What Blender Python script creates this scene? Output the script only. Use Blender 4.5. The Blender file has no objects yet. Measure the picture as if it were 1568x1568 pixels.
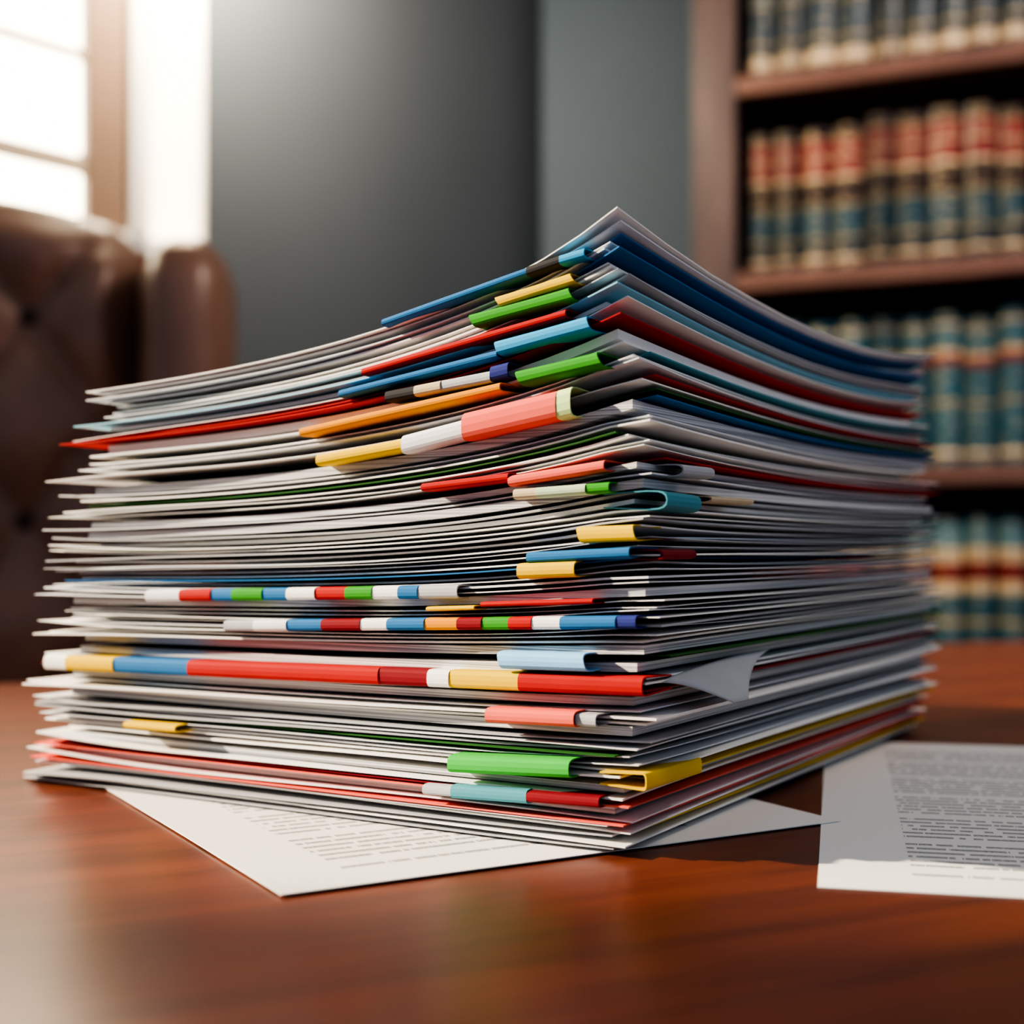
import bpy, math, random
from mathutils import Vector
random.seed(11)
T = 0.75                      # desk top height
sc = bpy.context.scene
try:
    sc.view_settings.view_transform = 'AgX'; sc.view_settings.look = 'AgX - High Contrast'; sc.view_settings.exposure = 0.15
except Exception: pass

# ------------------------------------------------------------ materials
def new_mat(name):
    m = bpy.data.materials.new(name); m.use_nodes = True
    return m, m.node_tree.nodes, m.node_tree.links, m.node_tree.nodes['Principled BSDF']

def simple(name, col, rough=0.6, noise=0.06, scale=60, coat=0.0, spec=0.4, metallic=0.0, bump=0.0):
    m, n, l, b = new_mat(name)
    tc = n.new('ShaderNodeTexCoord'); nz = n.new('ShaderNodeTexNoise'); nz.inputs['Scale'].default_value = scale
    nz.inputs['Detail'].default_value = 4
    l.new(tc.outputs['Object'], nz.inputs['Vector'])
    r = n.new('ShaderNodeValToRGB')
    r.color_ramp.elements[0].position = .3; r.color_ramp.elements[1].position = .7
    r.color_ramp.elements[0].color = (*[c*(1-noise) for c in col], 1)
    r.color_ramp.elements[1].color = (*[min(1, c*(1+noise)) for c in col], 1)
    l.new(nz.outputs['Fac'], r.inputs['Fac']); l.new(r.outputs['Color'], b.inputs['Base Color'])
    b.inputs['Roughness'].default_value = rough
    b.inputs['Coat Weight'].default_value = coat
    b.inputs['Specular IOR Level'].default_value = spec
    b.inputs['Metallic'].default_value = metallic
    if bump:
        bp = n.new('ShaderNodeBump'); bp.inputs['Strength'].default_value = bump; bp.inputs['Distance'].default_value = .002
        l.new(nz.outputs['Fac'], bp.inputs['Height']); l.new(bp.outputs['Normal'], b.inputs['Normal'])
    return m

def wood(name, c1, c2, rough, coat, stretch=(1.2, 14, 14), rot=0.0, scale=3.0, crough=.1):
    m, n, l, b = new_mat(name)
    tc = n.new('ShaderNodeTexCoord'); mp = n.new('ShaderNodeMapping')
    mp.inputs['Scale'].default_value = stretch; mp.inputs['Rotation'].default_value = (0, 0, rot)
    l.new(tc.outputs['Object'], mp.inputs['Vector'])
    nz = n.new('ShaderNodeTexNoise'); nz.inputs['Scale'].default_value = scale; nz.inputs['Detail'].default_value = 8
    nz.inputs['Distortion'].default_value = .6
    l.new(mp.outputs['Vector'], nz.inputs['Vector'])
    nf = n.new('ShaderNodeTexNoise'); nf.inputs['Scale'].default_value = scale*9; nf.inputs['Detail'].default_value = 3
    l.new(mp.outputs['Vector'], nf.inputs['Vector'])
    mx = n.new('ShaderNodeMath'); mx.operation = 'MULTIPLY_ADD'; mx.inputs[1].default_value = .35
    l.new(nf.outputs['Fac'], mx.inputs[0]); l.new(nz.outputs['Fac'], mx.inputs[2])
    r = n.new('ShaderNodeValToRGB')
    r.color_ramp.elements[0].position = .45; r.color_ramp.elements[1].position = .85
    r.color_ramp.elements[0].color = (*c1, 1); r.color_ramp.elements[1].color = (*c2, 1)
    l.new(mx.outputs[0], r.inputs['Fac']); l.new(r.outputs['Color'], b.inputs['Base Color'])
    b.inputs['Roughness'].default_value = rough; b.inputs['Coat Weight'].default_value = coat
    b.inputs['Coat Roughness'].default_value = crough
    return m

def paper(name, col, transl=0.0):
    return simple(name, col, rough=.75, noise=.03, scale=90, spec=.18)

M = {}
M['white'] = paper('paper_white', (.86, .85, .82))
M['cool'] = paper('paper_cool_white', (.72, .73, .75))
M['grey'] = paper('paper_grey', (.42, .43, .45))
M['red'] = paper('paper_red', (.42, .020, .020))
M['darkred'] = paper('paper_maroon', (.22, .014, .022))
M['blue'] = paper('paper_blue', (.03, .16, .37))
M['navy'] = paper('paper_navy', (.03, .04, .20))
M['cyan'] = paper('paper_cyan', (.30, .60, .74))
M['sky'] = paper('paper_sky_blue', (.04, .33, .60))
M['ltblue'] = paper('paper_light_blue', (.26, .54, .84))
M['green'] = paper('paper_green', (.045, .29, .028))
M['dkgreen'] = paper('paper_dark_green', (.03, .12, .03))
M['ltgreen'] = paper('paper_bright_green', (.06, .42, .06))
M['pale'] = paper('paper_pale_green', (.56, .78, .34))
M['sage'] = paper('paper_sage', (.45, .56, .40))
M['yellow'] = paper('paper_yellow', (.74, .49, .02))
M['orange'] = paper('paper_orange', (.70, .28, .015))
M['coral'] = paper('paper_coral', (.80, .145, .11))
M['teal'] = paper('paper_teal', (.08, .28, .34))
M['tan'] = paper('paper_tan', (.55, .45, .30))
M['dark'] = paper('paper_charcoal', (.04, .04, .045))
# page block edge (many thin pages)
def pages_mat():
    m, n, l, b = new_mat('page_block_edges')
    tc = n.new('ShaderNodeTexCoord'); mp = n.new('ShaderNodeMapping'); mp.inputs['Scale'].default_value = (6, 6, 2200)
    l.new(tc.outputs['Object'], mp.inputs['Vector'])
    nz = n.new('ShaderNodeTexNoise'); nz.inputs['Scale'].default_value = 1; nz.inputs['Detail'].default_value = 2
    l.new(mp.outputs['Vector'], nz.inputs['Vector'])
    r = n.new('ShaderNodeValToRGB')
    r.color_ramp.elements[0].position = .38; r.color_ramp.elements[1].position = .62
    r.color_ramp.elements[0].color = (.28, .29, .31, 1); r.color_ramp.elements[1].color = (.72, .72, .71, 1)
    l.new(nz.outputs['Fac'], r.inputs['Fac']); l.new(r.outputs['Color'], b.inputs['Base Color'])
    b.inputs['Roughness'].default_value = .7
    return m
M['pages'] = pages_mat()

# ------------------------------------------------------------ mesh builder
class MB:
    def __init__(s): s.v = []; s.f = []; s.m = []; s.uv = []; s.slots = []
    def slot(s, mat):
        if mat not in s.slots: s.slots.append(mat)
        return s.slots.index(mat)
    def add(s, verts, faces, mat, uvs=None):
        o = len(s.v); s.v += [tuple(v) for v in verts]; k = s.slot(mat)
        for i, f in enumerate(faces):
            s.f.append([o+a for a in f]); s.m.append(k)
            s.uv.append(uvs[i] if uvs else [(0, 0)]*len(f))
    def box(s, x0, x1, y0, y1, z0, z1, mat, bev=0):
        V = [(x, y, z) for x in (x0, x1) for y in (y0, y1) for z in (z0, z1)]
        F = [(0, 1, 3, 2), (4, 6, 7, 5), (0, 4, 5, 1), (2, 3, 7, 6), (0, 2, 6, 4), (1, 5, 7, 3)]
        s.add(V, F, mat)
    def build(s, name, parent=None, smooth=False, bevel=0, bseg=2, loc=(0, 0, 0), rotz=0):
        me = bpy.data.meshes.new(name); me.from_pydata(s.v, [], s.f)
        for m in s.slots: me.materials.append(m)
        me.polygons.foreach_set('material_index', s.m)
        uvl = me.uv_layers.new(name='UVMap'); flat = []
        for u in s.uv:
            for p in u: flat += [p[0], p[1]]
        uvl.data.foreach_set('uv', flat)
        if smooth: me.polygons.foreach_set('use_smooth', [True]*len(me.polygons))
        me.update()
        ob = bpy.data.objects.new(name, me); sc.collection.objects.link(ob)
        ob.location = loc; ob.rotation_euler = (0, 0, rotz)
        if parent: ob.parent = parent
        if bevel:
            b = ob.modifiers.new('bevel', 'BEVEL'); b.width = bevel; b.segments = bseg; b.limit_method = 'ANGLE'
        return ob
def empty(name, loc=(0, 0, 0), rotz=0):
    e = bpy.data.objects.new(name, None); sc.collection.objects.link(e); e.location = loc
    e.rotation_euler = (0, 0, rotz); e.empty_display_size = .05
    return e

# ------------------------------------------------------------ paper stack
# local frame: u = along the short (left) face, v = along the long (right) face
NX, NY = .0259, .357
LD = (-.853, .521); RD = (.5215, .853)
def P(u, v, z): return (NX+u*LD[0]+v*RD[0], NY+u*LD[1]+v*RD[1], T+z)
TOP = .1235
AMP = .0345
def Zs(u, v, t):
    q = t/TOP; vv = min(max(v/.277, 0), 1.05)
    return t + AMP*q**2.2*math.exp(-max(u, -.004)/.078) - q**4*(.008*math.sin(math.pi*min(vv, 1))+.007*vv)*math.exp(-max(u, 0)/.1)

stack = empty('paper_stack')
sb = MB()
def sheet(t, th, mat, cN=(0, 0), cL=(0, 0), cR=(0, 0), cF=(0, 0), curlL=0, curlN=0, curlR=0, nu=18, nv=10, wave=0):
    W, H = .205, .277
    A = (cN[0], cN[1]); B = (W+cL[0], cL[1]); C = (cR[0], H+cR[1]); D = (W+cF[0], H+cF[1])
    ph = random.uniform(0, 6.28)
    top = []; bot = []
    for j in range(nv+1):
        for i in range(nu+1):
            a = i/nu; b = j/nv
            u = (1-a)*(1-b)*A[0]+a*(1-b)*B[0]+(1-a)*b*C[0]+a*b*D[0]
            v = (1-a)*(1-b)*A[1]+a*(1-b)*B[1]+(1-a)*b*C[1]+a*b*D[1]
            z = Zs(u, v, t)
            z += curlL*max(0, (a-.72)/.28)**2*(1-b)**1 + curlN*max(0, 1-a*5)**2*max(0, 1-b*4)**2 + curlR*max(0, (b-.7)/.3)**2*(1-a)
            z += wave*math.sin(a*9+ph)*(1-b)
            z = max(z, .0010)
            top.append(P(u, v, z+th)); bot.append(P(u, v, z))
    n = len(top); V = top+bot; F = []
    w = nu+1
    for j in range(nv):
        for i in range(nu):
            k = j*w+i
            F.append((k, k+w, k+w+1, k+1)); F.append((n+k, n+k+1, n+k+w+1, n+k+w))
    for i in range(nu):
        F.append((i, i+1, n+i+1, n+i)); k = nv*w+i; F.append((k+1, k, n+k, n+k+1))
    for j in range(nv):
        k = j*w; F.append((k+w, k, n+k, n+k+w)); k = j*w+nu; F.append((k, k+w, n+k+w, n+k))
    sb.add(V, F, M[mat])

def prof_u(t):   # near-corner overhang: middle of the pile leans out
    q = t/TOP
    return -.001-.009*math.sin(math.pi*min(1, max(0, (q-.04)/.86)))**.7 if .04 < q < .9 else -.001
def prof_w(t):
    q = t/TOP
    if q < .16: return .016-.055*q
    if q < .32: return .0072+.004*math.sin((q-.16)/.16*math.pi)
    return .0062-.010*max(0, q-.45)/.55 - (.006 if q > .9 else 0)
R = random.uniform
special = [(.0052, 'yellow', 'r'), (.0085, 'coral', 'b'), (.0110, 'coral', 'b'), (.0128, 'darkred', 'l'), (.0175, 'yellow', 'r'),
           (.0240, 'dkgreen', 'i'), (.0400, 'darkred', 'b'), (.0455, 'dkgreen', 'r'), (.0668, 'blue', 'l'), (.0845, 'red', 'r'), (.0900, 'dkgreen', 'i'),
           (.0945, 'blue', 'r'), (.0980, 'dkgreen', 'r'), (.1010, 'red', 'r'), (.1045, 'teal', 'r'), (.1085, 'red', 'b'), (.1105, 'red', 'i'),
           (.1155, 'cyan', 'b'), (.1205, 'blue', 't')]
t = .0014; si = 0; run = 0
while t < TOP-.0012:
    q = t/TOP
    if si < len(special) and t >= special[si][0]-.0006:
        _, mat, side = special[si]; si += 1
        th = .0004; du = prof_u(t); dw = prof_w(t)
        if side == 'r': sheet(t, th, mat, (du-.0015, .010), (dw-.022, .014), (du-.002, .003), (dw, 0))
        elif side == 't': sheet(t, th, mat, (du-.0015, -.002), (dw-.04, .022), (du-.004, -.003), (dw-.02, 0))
        elif side == 'i': sheet(t, th, mat, (du+.006, -.0012), (dw-.012, .002), (du+.006, -.002), (dw-.01, 0))
        elif side == 'l': sheet(t, th, mat, (du+.004, -.0015), (dw-.008, -.0015), (du+.006, -.002), (dw, 0))
        else: sheet(t, th, mat, (du-.001, -.002), (dw+.001, -.0015), (du-.0015, R(-.002, .003)), (dw, 0))
        t += th+R(.0005, .0009); continue
    du = prof_u(t); dw = prof_w(t)
    if random.random() < .26 and q < .93:
        th = R(.0011, .0026)
        e = R(.0005, .0045)
        sheet(t, th, random.choice(['pages', 'pages', 'cool', 'white']), (du+e, e*.5), (dw-R(.010, .016), e*.5+R(.000, .004)), (du+e, -R(.002, .010)), (dw-.008, -.004))
        t += th+R(.0003, .0007)
    else:
        th = R(.00025, .00060)
        mat = random.choice(['white', 'white', 'white', 'white', 'cool', 'cool', 'grey'])
        tip = random.random() < (.6 if q > .15 else .75)
        wL = R(-.003, .005) if tip else R(-.014, -.007)
        sheet(t, th, mat, (du+R(-.0035, .0035), R(-.0018, .0028)), (dw+wL, R(-.005, .001) if tip else R(-.001, .003)),
              (du+R(-.004, .004), R(-.008, .006)), (dw+R(-.008, .004), R(-.004, .004)),
              curlL=R(-.0016, .0024) if tip else R(-.0005, .0005), curlR=R(-.0008, .0016), curlN=R(-.0006, .0010), wave=R(0, .00025))
        t += th+R(.00040, .0011)
# loosely lying top sheets
sheet(TOP-.0008, .0004, 'cool', (.001, 0), (-.014, -.002), (-.001, -.004), (-.010, 0), curlR=.0015)
sheet(TOP+.0002, .0004, 'blue', (-.001, .002), (-.05, .026), (-.006, -.010), (-.025, 0), curlR=.001)
sheet(TOP+.0010, .0004, 'cool', (-.002, 0), (-.018, -.001), (-.007, -.002), (-.012, 0), curlR=.002, curlN=.0008)
sheet(TOP+.0018, .0004, 'white', (-.002, -.002), (-.014, -.002), (-.009, .002), (-.010, 0), curlR=.003, curlN=.0025)
ob = sb.build('sheets', stack)

# tabs: folded index tabs wrapped round the sheet edges
tb = MB()
def tab(u0, u1, z0, z1, h, mat, side='L', nose=.0050, depth=.012, slant=.0, seg=None):
    # cross-section path (outward o, z)
    path = []
    hh = h/2
    base = .0022 if side == 'L' else 0
    path.append((-depth, hh*.75)); path.append((base-.0005, hh*.98))
    ns = 8
    for i in range(ns+1):
        a = math.pi/2 - math.pi*i/ns
        c = math.cos(a); s_ = math.sin(a)
        path.append((base+(nose-base)*abs(c)**.55*.999, hh*(1 if s_ > 0 else -1)*abs(s_)**.7))
    path.append((base-.0005, -hh*.98)); path.append((-depth, -hh*.75))
    thk = .00035
    inner = [((o-thk) if o > base+.0002 else o, z-math.copysign(min(thk, abs(z)), z)) for o, z in path]
    seg = seg or max(2, int(abs(u1-u0)/.01))
    V = []; m = len(path)
    for k in range(seg+1):
        f = k/seg; u = u0+(u1-u0)*f; z = z0+(z1-z0)*f
        for (o, dz) in path+inner:
            sl = slant*(dz/hh)*(1 if k in (0, seg) else 0)
            if side == 'L': V.append(P(u+sl, -o, z+dz))
            else: V.append(P(-o-.009, u+sl, z+dz))
    F = []
    for k in range(seg):
        b0 = k*2*m; b1 = b0+2*m
        for i in range(m-1):
            F.append((b0+i, b0+i+1, b1+i+1, b1+i)); F.append((b0+m+i, b1+m+i, b1+m+i+1, b0+m+i+1))
        F.append((b0, b1, b1+m, b0+m)); F.append((b0+m-1, b0+2*m-1, b1+2*m-1, b1+m-1))
    for b0, fl in ((0, 0), (seg*2*m, 1)):
        for i in range(m-1):
            q = (b0+i, b0+m+i, b0+m+i+1, b0+i+1); F.append(q if not fl else q[::-1])
    tb.add(V, F, M[mat])
def strip(u0, u1, z0, z1, h, xs, cols, **kw):
    for i, c in enumerate(cols):
        f0, f1 = xs[i], xs[i+1]
        tab(f0, f1, z0+(z1-z0)*(f0-u0)/(u1-u0), z0+(z1-z0)*(f1-u0)/(u1-u0), h, c, nose=.0050+.0003*(i % 2), **kw)

tab(.0698, .0231, .1409, .1505, .0022, 'blue'); tab(.0231, .0133, .1505, .1524, .0027, 'dark'); tab(.0133, .0060, .1524, .1535, .0027, 'sky')
tab(.0322, .0095, .1433, .1474, .0029, 'yellow', slant=.001)
tab(.0404, .0100, .1390, .1434, .0036, 'green', slant=.001)
tab(.0768, .0114, .1277, .1386, .0023, 'red')
tab(.0850, .0322, .1220, .1296, .0023, 'blue'); tab(.0322, .0046, .1310, .1354, .0040, 'sky', slant=.0008, nose=.0056)
strip(.0687, .0343, .1203, .1238, .0032, [.0687, .0587, .050, .0343], ['dark', 'tan', 'grey'])
tab(.0343, .0288, .1245, .1253, .0042, 'navy')
tab(.0255, .0014, .1227, .1261, .0040, 'green', slant=.001, nose=.0058)
tab(.0993, .0312, .1117, .1209, .0025, 'orange')
tab(.0932, .0631, .1034, .1068, .0033, 'yellow'); tab(.0631, .0425, .1068, .1104, .0052, 'cool')
tab(.0425, .0137, .1108, .1152, .0076, 'coral', nose=.0062); tab(.0137, .0095, .1152, .1159, .0078, 'pale', nose=.0060)
tab(.0565, .0287, .0949, .0971, .0023, 'red'); tab(.0287, .0004, .0960, .0993, .0029, 'coral')
strip(.0271, -.0010, .0925, .0938, .0028, [.0271, .0201, .0056, -.0010], ['tan', 'sage', 'green'])
tab(.0079, -.0080, .0818, .0823, .0042, 'yellow', slant=.0006)
tab(.0231, -.0067, .0759, .0774, .0029, 'blue'); tab(.0255, .0085, .0724, .0731, .0042, 'yellow', nose=.0058)
strip(.1613, .0436, .0632, .0667, .0038, [.1613, .1467, .1338, .1253, .1134, .1041, .0936, .0826, .0732, .0642, .0576, .0447],
      ['cool', 'red', 'blue', 'green', 'blue', 'white', 'red', 'green', 'white', 'blue', 'grey'])
tab(.0373, .0036, .0634, .0650, .0015, 'red'); tab(.0548, .0393, .0618, .0625, .0013, 'yellow')
strip(.1285, -.0085, .0549, .0600, .0035, [.1285, .1167, .1041, .0912, .0773, .0680, .0554, .0447, .0369, .0285, .0215, .0130, -.0030, -.0085],
      ['grey', 'cool', 'blue', 'darkred', 'white', 'blue', 'orange', 'darkred', 'green', 'red', 'white', 'blue', 'navy'])
tab(.0308, .0052, .0490, .0494, .0048, 'ltblue', slant=.0006, nose=.0066)
strip(.2078, -.0105, .0405, .0440, .0050, [.2078, .1973, .1755, .1433, .0709, .0543, .0473, .0255, -.0105],
      ['white', 'yellow', 'blue', 'red', 'darkred', 'white', 'yellow', 'red'])
tab(.0352, .0085, .0342, .0348, .0042, 'coral', nose=.0060); tab(.0085, .0027, .0347, .0347, .0034, 'grey')
tab(.1693, .1472, .0226, .0228, .0025, 'yellow', nose=.0065)
tab(.0466, .0095, .0205, .0222, .0050, 'ltgreen', nose=.0068)
tab(.0468, .0231, .0128, .0136, .0038, 'teal'); tab(.0231, .0018, .0137, .0142, .0030, 'darkred'); tab(.0560, .0468, .0126, .0128, .0030, 'grey')
# right face tabs
tab(.000, .021, .0905, .0900, .0050, 'teal', side='R', nose=.0060)
tab(.012, .032, .0985, .0985, .0034, 'grey', side='R')
tab(.000, .020, .0768, .0768, .0028, 'darkred', side='R')
tab(-.002, .032, .0200, .0196, .0044, 'yellow', side='R', nose=.0012)
tab(.030, .060, .0915, .0915, .0020, 'tan', side='R')
tb.build('index_tabs', stack)

# creased loose flap on the right face
fb = MB()
pts = []
nn = 10
for j in range(nn+1):
    for i in range(nn+1):
        a = i/nn; b = j/nn
        # wide at the pile, narrowing to a drooping blunt point
        v = .006+.080*a*(1-b)+(.022+.010*a)*b
        o = .009+.004*b+.008*b*b
        z = .0440+.0035*a*(1-b)-.0065*b*b+.0012*math.sin(a*3.1)*(1-b)
        pts.append(P(-o, v, z))
w = nn+1
fb.add(pts, [(j*w+i, j*w+i+1, (j+1)*w+i+1, (j+1)*w+i) for j in range(nn) for i in range(nn)], M['grey'])
fo = fb.build('bent_flap', stack, smooth=True)
sd = fo.modifiers.new('solid', 'SOLIDIFY'); sd.thickness = .0003

# ------------------------------------------------------------ printed loose sheets
def text_mat():
    m, n, l, b = new_mat('printed_paper')
    uv = n.new('ShaderNodeUVMap'); sep = n.new('ShaderNodeSeparateXYZ'); l.new(uv.outputs['UV'], sep.inputs[0])
    def mt(op, a, b_=None, c=None):
        k = n.new('ShaderNodeMath'); k.operation = op
        for i, x in enumerate((a, b_, c)):
            if x is None: continue
            if isinstance(x, (int, float)): k.inputs[i].default_value = x
            else: l.new(x, k.inputs[i])
        return k.outputs[0]
    X, Y = sep.outputs[0], sep.outputs[1]       # metres on the sheet
    row = mt('DIVIDE', Y, .0050); rf = mt('FRACT', row); ri = mt('FLOOR', row)
    band = mt('MULTIPLY', mt('GREATER_THAN', rf, .28), mt('LESS_THAN', rf, .72))
    cmb = n.new('ShaderNodeCombineXYZ'); l.new(mt('MULTIPLY', X, 420), cmb.inputs[0]); l.new(mt('MULTIPLY', ri, 7.3), cmb.inputs[1])
    nz = n.new('ShaderNodeTexNoise'); nz.inputs['Scale'].default_value = 1; nz.inputs['Detail'].default_value = 3
    l.new(cmb.outputs[0], nz.inputs['Vector'])
    word = mt('GREATER_THAN', nz.outputs['Fac'], .43)
    cm2 = n.new('ShaderNodeCombineXYZ'); l.new(mt('MULTIPLY', X, 1400), cm2.inputs[0]); l.new(mt('MULTIPLY', Y, 1400), cm2.inputs[1])
    n2 = n.new('ShaderNodeTexNoise'); n2.inputs['Scale'].default_value = 1; l.new(cm2.outputs[0], n2.inputs['Vector'])
    ink = mt('MULTIPLY_ADD', n2.outputs['Fac'], 1.2, .0)
    # paragraph gaps and ragged line ends
    par = mt('GREATER_THAN', mt('MODULO', mt('ADD', ri, 3), 7), .5)
    wn = n.new('ShaderNodeTexWhiteNoise'); wn.noise_dimensions = '1D'; l.new(ri, wn.inputs['W'])
    endx = mt('MULTIPLY_ADD', wn.outputs['Value'], -.03, .150)
    mx = mt('MULTIPLY', mt('GREATER_THAN', X, .022), mt('LESS_THAN', X, endx))
    my = mt('MULTIPLY', mt('GREATER_THAN', Y, .014), mt('LESS_THAN', Y, .225))
    f = mt('MULTIPLY', mt('MULTIPLY', mt('MULTIPLY', band, word), mt('MULTIPLY', mx, my)), mt('MULTIPLY', par, ink))
    mix = n.new('ShaderNodeMix'); mix.data_type = 'RGBA'
    mix.inputs[6].default_value = (.82, .81, .78, 1); mix.inputs[7].default_value = (.09, .10, .12, 1)
    cl = n.new('ShaderNodeClamp'); l.new(f, cl.inputs['Value']); l.new(cl.outputs[0], mix.inputs[0]); l.new(mix.outputs[2], b.inputs['Base Color'])
    b.inputs['Roughness'].default_value = .6; b.inputs['Specular IOR Level'].default_value = .25
    return m
TM = text_mat()
def loose(name, x, y, ang, w, h, z):
    d = MB(); n1 = 10
    V = []; 
    for k in (1, 0):
        for j in range(n1+1):
            for i in range(n1+1):
                V.append((w*i/n1, h*j/n1, k*.00025))
    q = n1+1; n = q*q; F = []; U = []
    for j in range(n1):
        for i in range(n1):
            a = j*q+i; f = (a, a+1, a+q+1, a+q); F.append(f); U.append([(V[c][0], V[c][1]) for c in f])
            F.append((n+a, n+a+q, n+a+q+1, n+a+1)); U.append([(0, 0)]*4)
    for i in range(n1):
        F.append((i, n+i, n+i+1, i+1)); U.append([(0, 0)]*4)
        k = n1*q+i; F.append((k, k+1, n+k+1, n+k)); U.append([(0, 0)]*4)
        k = i*q; F.append((k, k+q, n+k+q, n+k)); U.append([(0, 0)]*4)
        k = i*q+n1; F.append((k, n+k, n+k+q, k+q)); U.append([(0, 0)]*4)
    d.add(V, F, TM, U)
    d.build(name, loc=(x, y, T+z), rotz=ang)
loose('printed_document', -.0519, .3154, math.radians(30.0), .168, .24, .0005)
loose('printed_document', .0706, .3243, math.radians(-13), .180, .246, .0001)

# ------------------------------------------------------------ desk
mah = wood('mahogany_polished', (.075, .017, .008), (.195, .046, .018), .34, .22, rot=0, stretch=(1.0, 16, 16), crough=.22)
desk = empty('wooden_desk', loc=(0, 0, 0), rotz=math.radians(26.2))
# local frame: y = 0.846 is the far edge
db = MB(); db.box(-1.05, 1.25, -.28, .846, T-.04, T, mah); top = db.build('desk_top', desk, bevel=.008, bseg=3)
db = MB()
db.box(-1.0, 1.2, -.24, .81, T-.12, T-.04, mah)
for x in (-1.0, .78): db.box(x, x+.42, -.22, .79, .06, T-.12, mah)
for x in (-1.0, .78): db.box(x-.012, x+.432, -.235, .805, 0, .06, mah)
for x in (-.96, .82):
    for k in range(3): db.box(x, x+.34, -.245, -.22, .10+k*.18, .25+k*.18, mah)
db.build('desk_pedestals', desk, bevel=.004)

# ------------------------------------------------------------ room
wallm = simple('painted_wall_grey', (.068, .080, .098), rough=.7, noise=.05, scale=2.2, spec=.3)
wallb = simple('painted_wall_slate_blue', (.050, .070, .100), rough=.7, noise=.05, scale=2.2, spec=.3)
trimw = simple('trim_white_paint', (.80, .78, .74), rough=.5, noise=.03)
frm = simple('window_frame_paint_brown', (.20, .13, .092), rough=.5, noise=.08, scale=3)
munt = simple('window_muntin_glow_tint', (.40, .32, .25), rough=.5, noise=.05, scale=3)  # lighter than the frame: glow around the panes is put into the colour
def wall_box(b, o, d, s0, s1, z0, z1, th, mat, off=0):
    # box along direction d from origin o, thickness goes to outward normal
    nx, ny = OUT
    pts = []
    for s in (s0, s1):
        for k in (off, off+th):
            for z in (z0, z1):
                pts.append((o[0]+d[0]*s+nx*k, o[1]+d[1]*s+ny*k, z))
    b.add(pts, [(0, 1, 3, 2), (4, 6, 7, 5), (0, 4, 5, 1), (2, 3, 7, 6), (0, 2, 6, 4), (1, 5, 7, 3)], mat)
C0 = (.0608, 2.842)
# window wall (left)
dW = (-.641, -.767); OUT = (-.767, .641)
SILL, HEAD, CEIL = 1.285, 2.35, 2.7
W2A, W2B = 2.06, 3.25  # span of the added sun opening, sets where the sun patch ends
w = MB()
wall_box(w, C0, dW, -.0, .853, 0, CEIL, .14, wallm)
wall_box(w, C0, dW, .853, 1.80, 0, SILL, .14, wallm)
wall_box(w, C0, dW, .853, 1.80, HEAD, CEIL, .14, wallm)
wall_box(w, C0, dW, 1.80, W2A, 0, CEIL, .14, wallm)
wall_box(w, C0, dW, W2A, W2B, 0, 1.0, .14, wallm)
wall_box(w, C0, dW, W2A, W2B, 2.45, CEIL, .14, wallm)
wall_box(w, C0, dW, W2B, 4.4, 0, CEIL, .14, wallm)  # unseen wall run, added to keep the sun off the near desk
w.build('wall_left')
win = empty('window_1')
w = MB()
wall_box(w, C0, dW, .955, 1.056, SILL, HEAD, .020, frm, off=.0)       # mullion post
wall_box(w, C0, dW, .958, .985, SILL, HEAD, .012, trimw, off=-.012)     # light stop bead
wall_box(w, C0, dW, 1.755, 1.80, SILL, HEAD, .10, frm, off=.02)
wall_box(w, C0, dW, .853, 1.80, HEAD-.04, HEAD, .10, frm, off=.02)
for k in range(6):
    z = SILL+.076+k*.166
    wall_box(w, C0, dW, 1.05, 1.755, z, z+(.030 if k % 2 == 0 else .018), .012, munt, off=.003)
for s in (1.29, 1.52): wall_box(w, C0, dW, s, s+.016, SILL, HEAD, .012, munt, off=.003)
w.build('frame', win, bevel=.003)
w = MB()
wall_box(w, C0, dW, .945, .956, SILL, HEAD, .03, trimw, off=.0)
wall_box(w, C0, dW, .846, .857, SILL, HEAD, .138, trimw, off=-.003)
wall_box(w, C0, dW, .846, 1.80, SILL-.02, SILL+.002, .145, trimw, off=-.008)
w.build('casing_and_sill', win, bevel=.002)
sun_win = empty('added_sun_window')  # unseen opening, added to let the sun reach the stack
w = MB()
for s in (W2A, W2B-.04): wall_box(w, C0, dW, s, s+.04, 1.0, 2.45, .08, frm, off=.02)
for z in (1.0, 2.41): wall_box(w, C0, dW, W2A, W2B, z, z+.04, .08, frm, off=.02)
w.build('frame', sun_win, bevel=.003)
# back wall
e = (.921, -.390); OUT = (.390, .921)
w = MB(); wall_box(w, C0, e, -.0, 2.4, 0, CEIL, .12, wallb); w.build('wall_back')
w = MB(); wall_box(w, C0, e, .0, .385, 0, .10, .015, frm, off=-.016); w.build('baseboard_back')
flo = wood('floor_dark_oak', (.05, .028, .018), (.12, .07, .045), .4, .1, stretch=(1, 10, 10))
w = MB(); w.box(-3.2, 3.2, -2.0, 3.2, -.04, 0, flo); w.build('floor')
cel = simple('ceiling_paint', (.45, .45, .44), rough=.8, noise=.02)
w = MB(); w.box(-1.9, 2.6, .3, 3.2, CEIL, CEIL+.05, cel); w.build('ceiling')

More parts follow.
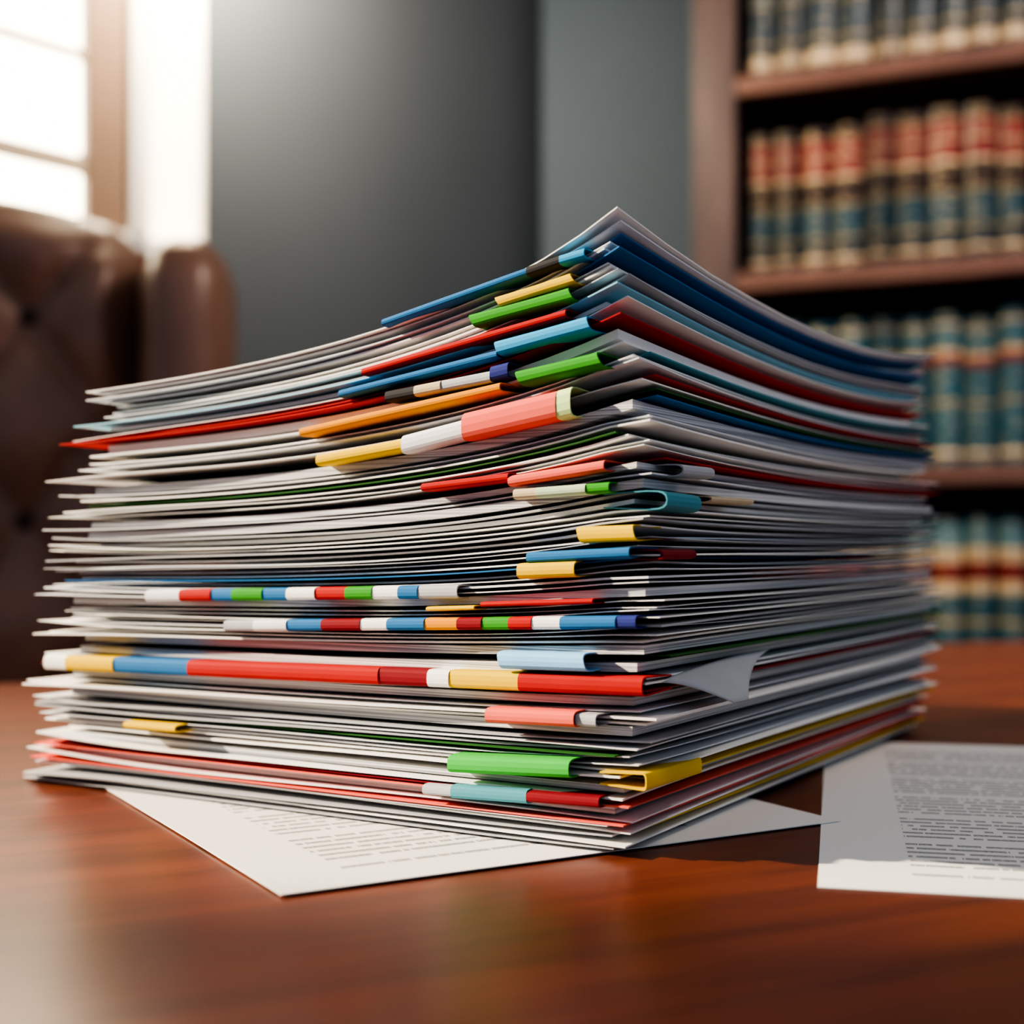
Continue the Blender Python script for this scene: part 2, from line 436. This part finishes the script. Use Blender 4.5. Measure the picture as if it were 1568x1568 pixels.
# ------------------------------------------------------------ bookcase
cw = wood('bookcase_walnut', (.060, .040, .040), (.135, .088, .085), .38, .25, stretch=(14, 14, 1.2))
cs = wood('bookcase_shelf_wood', (.13, .062, .046), (.28, .145, .11), .35, .3, stretch=(1.2, 14, 14))
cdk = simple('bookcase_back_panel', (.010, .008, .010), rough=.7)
bc_loc = (.312, 2.431, 0); bc_rot = math.atan2(e[1], e[0])
bc = empty('bookcase', loc=bc_loc, rotz=bc_rot)
BW, BD = 1.65, .278
w = MB()
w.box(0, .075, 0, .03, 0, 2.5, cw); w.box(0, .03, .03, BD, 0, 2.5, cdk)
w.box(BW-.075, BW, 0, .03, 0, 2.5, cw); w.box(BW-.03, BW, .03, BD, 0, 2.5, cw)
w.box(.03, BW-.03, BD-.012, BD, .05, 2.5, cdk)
w.box(-.02, BW+.02, -.03, BD, 2.5, 2.56, cw); w.box(0, BW, -.01, BD, 0, .09, cw)
w.build('carcass', bc, bevel=.003)
cam_z = T+.08
shelves = [cam_z+.797-.336*k for k in range(-2, 7)]
w = MB()
for z in shelves:
    if .1 < z < 2.45: w.box(.03, BW-.03, .004, BD-.012, z-.034, z, cs)
w.build('shelves', bc, bevel=.004)

def book_mat(name, stops, centre):
    m, n, l, b = new_mat(name)
    uv = n.new('ShaderNodeUVMap'); sep = n.new('ShaderNodeSeparateXYZ'); l.new(uv.outputs['UV'], sep.inputs[0])
    r = n.new('ShaderNodeValToRGB'); r.color_ramp.interpolation = 'CONSTANT'
    els = r.color_ramp.elements
    while len(els) > 1: els.remove(els[-1])
    els[0].position = stops[0][0]; els[0].color = (*stops[0][1], 1)
    for p, c in stops[1:]:
        x = els.new(p); x.color = (*c, 1)
    l.new(sep.outputs[1], r.inputs['Fac'])
    # every volume is faded by a different amount
    fl = n.new('ShaderNodeMath'); fl.operation = 'FLOOR'; l.new(sep.outputs[0], fl.inputs[0])
    wn = n.new('ShaderNodeTexWhiteNoise'); wn.noise_dimensions = '1D'; l.new(fl.outputs[0], wn.inputs['W'])
    mr = n.new('ShaderNodeMapRange'); mr.inputs['To Min'].default_value = .55; mr.inputs['To Max'].default_value = 1.25
    l.new(wn.outputs['Value'], mr.inputs['Value'])
    # gilt lettering: blotches near the middle of the spine
    mp = n.new('ShaderNodeMapping'); mp.inputs['Scale'].default_value = (2.2, 22, 1); l.new(uv.outputs['UV'], mp.inputs['Vector'])
    nz = n.new('ShaderNodeTexNoise'); nz.inputs['Scale'].default_value = 1.6; l.new(mp.outputs['Vector'], nz.inputs['Vector'])
    fr = n.new('ShaderNodeMath'); fr.operation = 'FRACT'; l.new(sep.outputs[0], fr.inputs[0])
    ab = n.new('ShaderNodeMath'); ab.operation = 'SUBTRACT'; ab.inputs[1].default_value = .5; l.new(fr.outputs[0], ab.inputs[0])
    a2 = n.new('ShaderNodeMath'); a2.operation = 'ABSOLUTE'; l.new(ab.outputs[0], a2.inputs[0])
    lt = n.new('ShaderNodeMath'); lt.operation = 'LESS_THAN'; lt.inputs[1].default_value = .22; l.new(a2.outputs[0], lt.inputs[0])
    gt = n.new('ShaderNodeMath'); gt.operation = 'GREATER_THAN'; gt.inputs[1].default_value = .58; l.new(nz.outputs['Fac'], gt.inputs[0])
    mu = n.new('ShaderNodeMath'); mu.operation = 'MULTIPLY'; l.new(lt.outputs[0], mu.inputs[0]); l.new(gt.outputs[0], mu.inputs[1])
    m3 = n.new('ShaderNodeMath'); m3.operation = 'MULTIPLY'; m3.inputs[1].default_value = centre; l.new(mu.outputs[0], m3.inputs[0])
    mix = n.new('ShaderNodeMix'); mix.data_type = 'RGBA'; mix.inputs[7].default_value = (.62, .48, .26, 1)
    vm = n.new('ShaderNodeVectorMath'); vm.operation = 'SCALE'; l.new(mr.outputs['Result'], vm.inputs['Scale'])
    l.new(m3.outputs[0], mix.inputs[0]); l.new(r.outputs['Color'], mix.inputs[6]); l.new(mix.outputs[2], vm.inputs[0])
    l.new(vm.outputs['Vector'], b.inputs['Base Color'])
    b.inputs['Roughness'].default_value = .35
    return m
teal = (.006, .034, .062); gold = (.50, .37, .18); red = (.22, .018, .020); brn = (.030, .012, .012); crm = (.70, .52, .32); tl2 = (.014, .066, .10)
tl3 = (.038, .125, .165)
bm = {
 0: book_mat('book_cloth_teal_gilt', [(0, teal), (.06, crm), (.14, teal), (.22, gold), (.235, teal), (.50, gold), (.515, tl2), (.82, gold), (.835, teal)], .45),
 1: book_mat('book_leather_red_teal', [(0, teal), (.06, crm), (.09, teal), (.205, gold), (.22, tl2), (.44, gold), (.455, brn), (.63, crm), (.66, red), (.775, crm), (.79, red), (.91, gold), (.925, brn)], .6),
 2: book_mat('book_cloth_teal_red_label', [(0, tl3), (.06, crm), (.095, tl3), (.40, gold), (.42, tl3), (.66, red), (.72, crm), (.76, tl3), (.91, crm), (.93, tl2)], .55),
 3: book_mat('book_cloth_pale_teal', [(0, tl3), (.3, gold), (.33, tl3), (.50, crm), (.58, red), (.70, crm), (.79, (.13, .25, .28)), (.95, tl2)], .5)}
bk = MB()
vis = [z for z in shelves if .1 < z < 2.4]
for z in vis:
    k = round((cam_z+.797-z)/.336)
    mat = bm[k % 4 if k >= 0 else 0]
    x = .082; idx = 0
    while x < BW-.13:
        wd = random.uniform(.044, .054); h = random.uniform(.238, .256); fy = .028+random.uniform(0, .008); dp = .18
        ns = 8; V = []; F = []; U = []
        prof = []
        for i in range(ns+1):
            a = math.pi*i/ns
            prof.append((x+wd/2-(wd/2-.0008)*math.cos(a), fy+.020*(1-math.sin(a)), i/ns))
        zs = [0, .06, .065, .08, .085, .20, .205, .22, .225, .44, .445, .46, .465, .60, .605, .62, .625, .76, .765, .78, .785, .92, .925, .94, .945, 1]
        for fz in zs:
            band = any(abs(fz-c) < .012 for c in (.0725, .2125, .4525, .6125, .7725, .9325)) and fz not in (.06, .085, .20, .225, .44, .465, .60, .625, .76, .785, .92, .945)
            for (px, py, fu) in prof: V.append((px, py-(.0022 if band else 0), z+.0005+h*fz))
        q = ns+1
        for a in range(len(zs)-1):
            for i in range(ns):
                F.append((a*q+i, a*q+i+1, (a+1)*q+i+1, (a+1)*q+i))
                U.append([(idx*1.0+prof[i][2]*.98+.01, zs[a]), (idx+prof[i+1][2]*.98+.01, zs[a]), (idx+prof[i+1][2]*.98+.01, zs[a+1]), (idx+prof[i][2]*.98+.01, zs[a+1])])
        bk.add(V, F, mat, U)
        x0, x1 = x+.0008, x+wd-.0008; y0, y1 = fy+.019, fy+dp
        V = [(a, b_, c) for a in (x0, x1) for b_ in (y0, y1) for c in (z+.0005, z+h)]
        F = [(0, 1, 3, 2), (4, 6, 7, 5), (2, 3, 7, 6), (0, 2, 6, 4), (1, 5, 7, 3)]
        bk.add(V, F, mat, [[(.02+idx, .97)]*4]*5)
        x += wd+random.uniform(.001, .004); idx += 1
bk.build('law_books', bc, smooth=False)

# ------------------------------------------------------------ armchair
lea = simple('brown_leather', (.25, .135, .092), rough=.40, noise=.18, scale=14, spec=.45, coat=.15)
btn = simple('leather_button', (.04, .02, .015), rough=.4)
lwood = wood('chair_leg_wood', (.05, .02, .012), (.10, .04, .025), .35, .3)
ch = empty('leather_armchair', loc=(-.628, 1.38, 0), rotz=math.radians(4))
def blob(bld, cx, cy, z0, z1, rx, ry, mat, p=2.6, n=28, nz=18, topround=.05, botround=.02, lean=0):
    V = []; F = []
    for k in range(nz+1):
        f = k/nz
        z = z0+(z1-z0)*(0.5-0.5*math.cos(math.pi*f))
        s = 1
        if z > z1-topround: s = math.sqrt(max(0.0004, 1-((z-(z1-topround))/topround)**2))
        if z < z0+botround: s = math.sqrt(max(0.0004, 1-(((z0+botround)-z)/botround)**2))
        for i in range(n):
            a = 2*math.pi*i/n; c = math.cos(a); d = math.sin(a)
            V.append((cx+rx*s*math.copysign(abs(c)**(2/p), c), cy+lean*f+ry*s*math.copysign(abs(d)**(2/p), d), z))
    for k in range(nz):
        for i in range(n):
            F.append((k*n+i, k*n+(i+1) % n, (k+1)*n+(i+1) % n, (k+1)*n+i))
    F.append(tuple(range(n))[::-1]); F.append(tuple(nz*n+i for i in range(n)))
    bld.add(V, F, mat)
# tufted back
g = MB(); na, nb = 90, 110
HW = .262
sx, sz = .155, .20
V = []
def backpt(a, f):
    ztop = 1.187-.050*abs(a)**2.2-.02*max(0, abs(a)-.85)/.15
    z = .42+(ztop-.42)*f
    x = HW*a*(.94+.06*f)
    return x, z
for j in range(nb+1):
    for i in range(na+1):
        a = -1+2*i/na; f = j/nb
        x, z = backpt(a, f)
        p = x/sx+(z-.05)/sz; q_ = x/sx-(z-.05)/sz
        tuft = (abs(math.sin(math.pi*p))*abs(math.sin(math.pi*q_)))**.45
        rim = min(1, (1-abs(a))/.16, (1-f)/.09)
        rim = max(0, rim); edge = math.sqrt(1-(1-rim)**2)
        y = -.02-.045*edge-.032*tuft*min(1, max(0, (rim-.2)*2)) + .06*(f)
        V.append((x, y, z))
q = na+1
g.add(V, [(j*q+i, j*q+i+1, (j+1)*q+i+1, (j+1)*q+i) for j in range(nb) for i in range(na)], lea)
# rear shell
V2 = []
for j in range(nb+1):
    for i in range(na+1):
        a = -1+2*i/na; f = j/nb; x, z = backpt(a, f)
        rim = max(0, min(1, (1-abs(a))/.16, (1-f)/.09)); edge = math.sqrt(1-(1-rim)**2)
        V2.append((x, -.02+.05*edge+.06*f, z))
g.add(V2, [(j*q+i, (j+1)*q+i, (j+1)*q+i+1, j*q+i+1) for j in range(nb) for i in range(na)], lea)
g.build('tufted_back', ch, smooth=True)
g = MB()
for r_ in range(-8, 9):
    for c_ in range(-8, 9):
        x = sx*(r_+c_)/2; z = .05+sz*(r_-c_)/2
        if abs(x) < HW*.82 and .5 < z < 1.09:
            f = (z-.42)/.75; yy = -.02-.045+.06*f-.002
            Vb = []; Fb = []; nn = 12
            for rr, dy in ((.011, 0), (.009, -.005), (.004, -.007)):
                for i in range(nn): Vb.append((x+rr*math.cos(6.2832*i/nn), yy+dy, z+rr*math.sin(6.2832*i/nn)))
            for k in range(2):
                for i in range(nn): Fb.append((k*nn+i, k*nn+(i+1) % nn, (k+1)*nn+(i+1) % nn, (k+1)*nn+i))
            Fb.append(tuple(2*nn+i for i in range(nn)))
            g.add(Vb, Fb, btn)
g.build('buttons', ch, smooth=True)
g = MB()
for s_ in (-1, 1):
    blob(g, s_*.307, -.035, .35, 1.133, .044, .085, lea, topround=.055, lean=.045)      # wings
    blob(g, s_*.307, -.27, .30, .66, .055, .26, lea, topround=.05, p=3)               # arms
blob(g, 0, -.26, .40, .53, .255, .25, lea, topround=.05, botround=.03, p=6)             # seat cushion
blob(g, 0, -.22, .22, .41, .30, .28, lea, topround=.02, botround=.02, p=8)
g.build('wings_arms_seat', ch, smooth=True)
g = MB()
for x in (-.26, .26):
    for y in (-.45, .0):
        blob(g, x, y, 0, .23, .025, .025, lwood, topround=.002, botround=.01, p=3)
g.build('legs', ch, smooth=True)

# ------------------------------------------------------------ lights
def area(name, loc, target, size, power, col, sy=None):
    L = bpy.data.lights.new(name, 'AREA'); L.energy = power; L.color = col; L.size = size
    if sy: L.shape = 'RECTANGLE'; L.size_y = sy
    o = bpy.data.objects.new(name, L); sc.collection.objects.link(o); o.location = loc
    o.rotation_euler = (Vector(target)-Vector(loc)).to_track_quat('-Z', 'Y').to_euler()
    return o
S = bpy.data.lights.new('sun', 'SUN'); S.energy = 9; S.angle = math.radians(1.6); S.color = (1, .84, .64)
so = bpy.data.objects.new('sun', S); sc.collection.objects.link(so); so.location = (-3, 1, 3)
so.rotation_euler = Vector((.9, -.06, -.42)).to_track_quat('-Z', 'Y').to_euler()
area('wall_fill', (-.44, 2.03, 1.92), (-.48, 2.4, 1.55), .2, 26, (1, .84, .60))  # added unseen fill that brightens the wall beside the window
area('book_fill', (1.3, 1.2, 2.4), (1.15, 2.2, 1.2), .5, 25, (1, .86, .74))  # added unseen fill that warms the books on the right

wd = bpy.data.worlds.new('sky'); sc.world = wd; wd.use_nodes = True
n = wd.node_tree.nodes; l = wd.node_tree.links; bg = n['Background']
tc = n.new('ShaderNodeTexCoord'); dt = n.new('ShaderNodeVectorMath'); dt.operation = 'DOT_PRODUCT'
dt.inputs[1].default_value = Vector((-.55, .78, .28)).normalized()
l.new(tc.outputs['Generated'], dt.inputs[0])
r = n.new('ShaderNodeValToRGB'); r.color_ramp.elements[0].position = .45; r.color_ramp.elements[1].position = .9
r.color_ramp.elements[0].color = (.26, .31, .39, 1); r.color_ramp.elements[1].color = (10, 8.6, 6.2, 1)
l.new(dt.outputs['Value'], r.inputs['Fac']); l.new(r.outputs['Color'], bg.inputs['Color']); bg.inputs['Strength'].default_value = 1.0

# ------------------------------------------------------------ camera
cam = bpy.data.cameras.new('camera'); co = bpy.data.objects.new('camera', cam); sc.collection.objects.link(co)
co.location = (0, 0, cam_z); co.rotation_euler = (math.radians(90), 0, 0)
cam.lens = 49.34; cam.sensor_width = 36; cam.shift_y = .0293; cam.clip_start = .02
cam.dof.use_dof = True; cam.dof.focus_distance = .375; cam.dof.aperture_fstop = 8
sc.camera = co
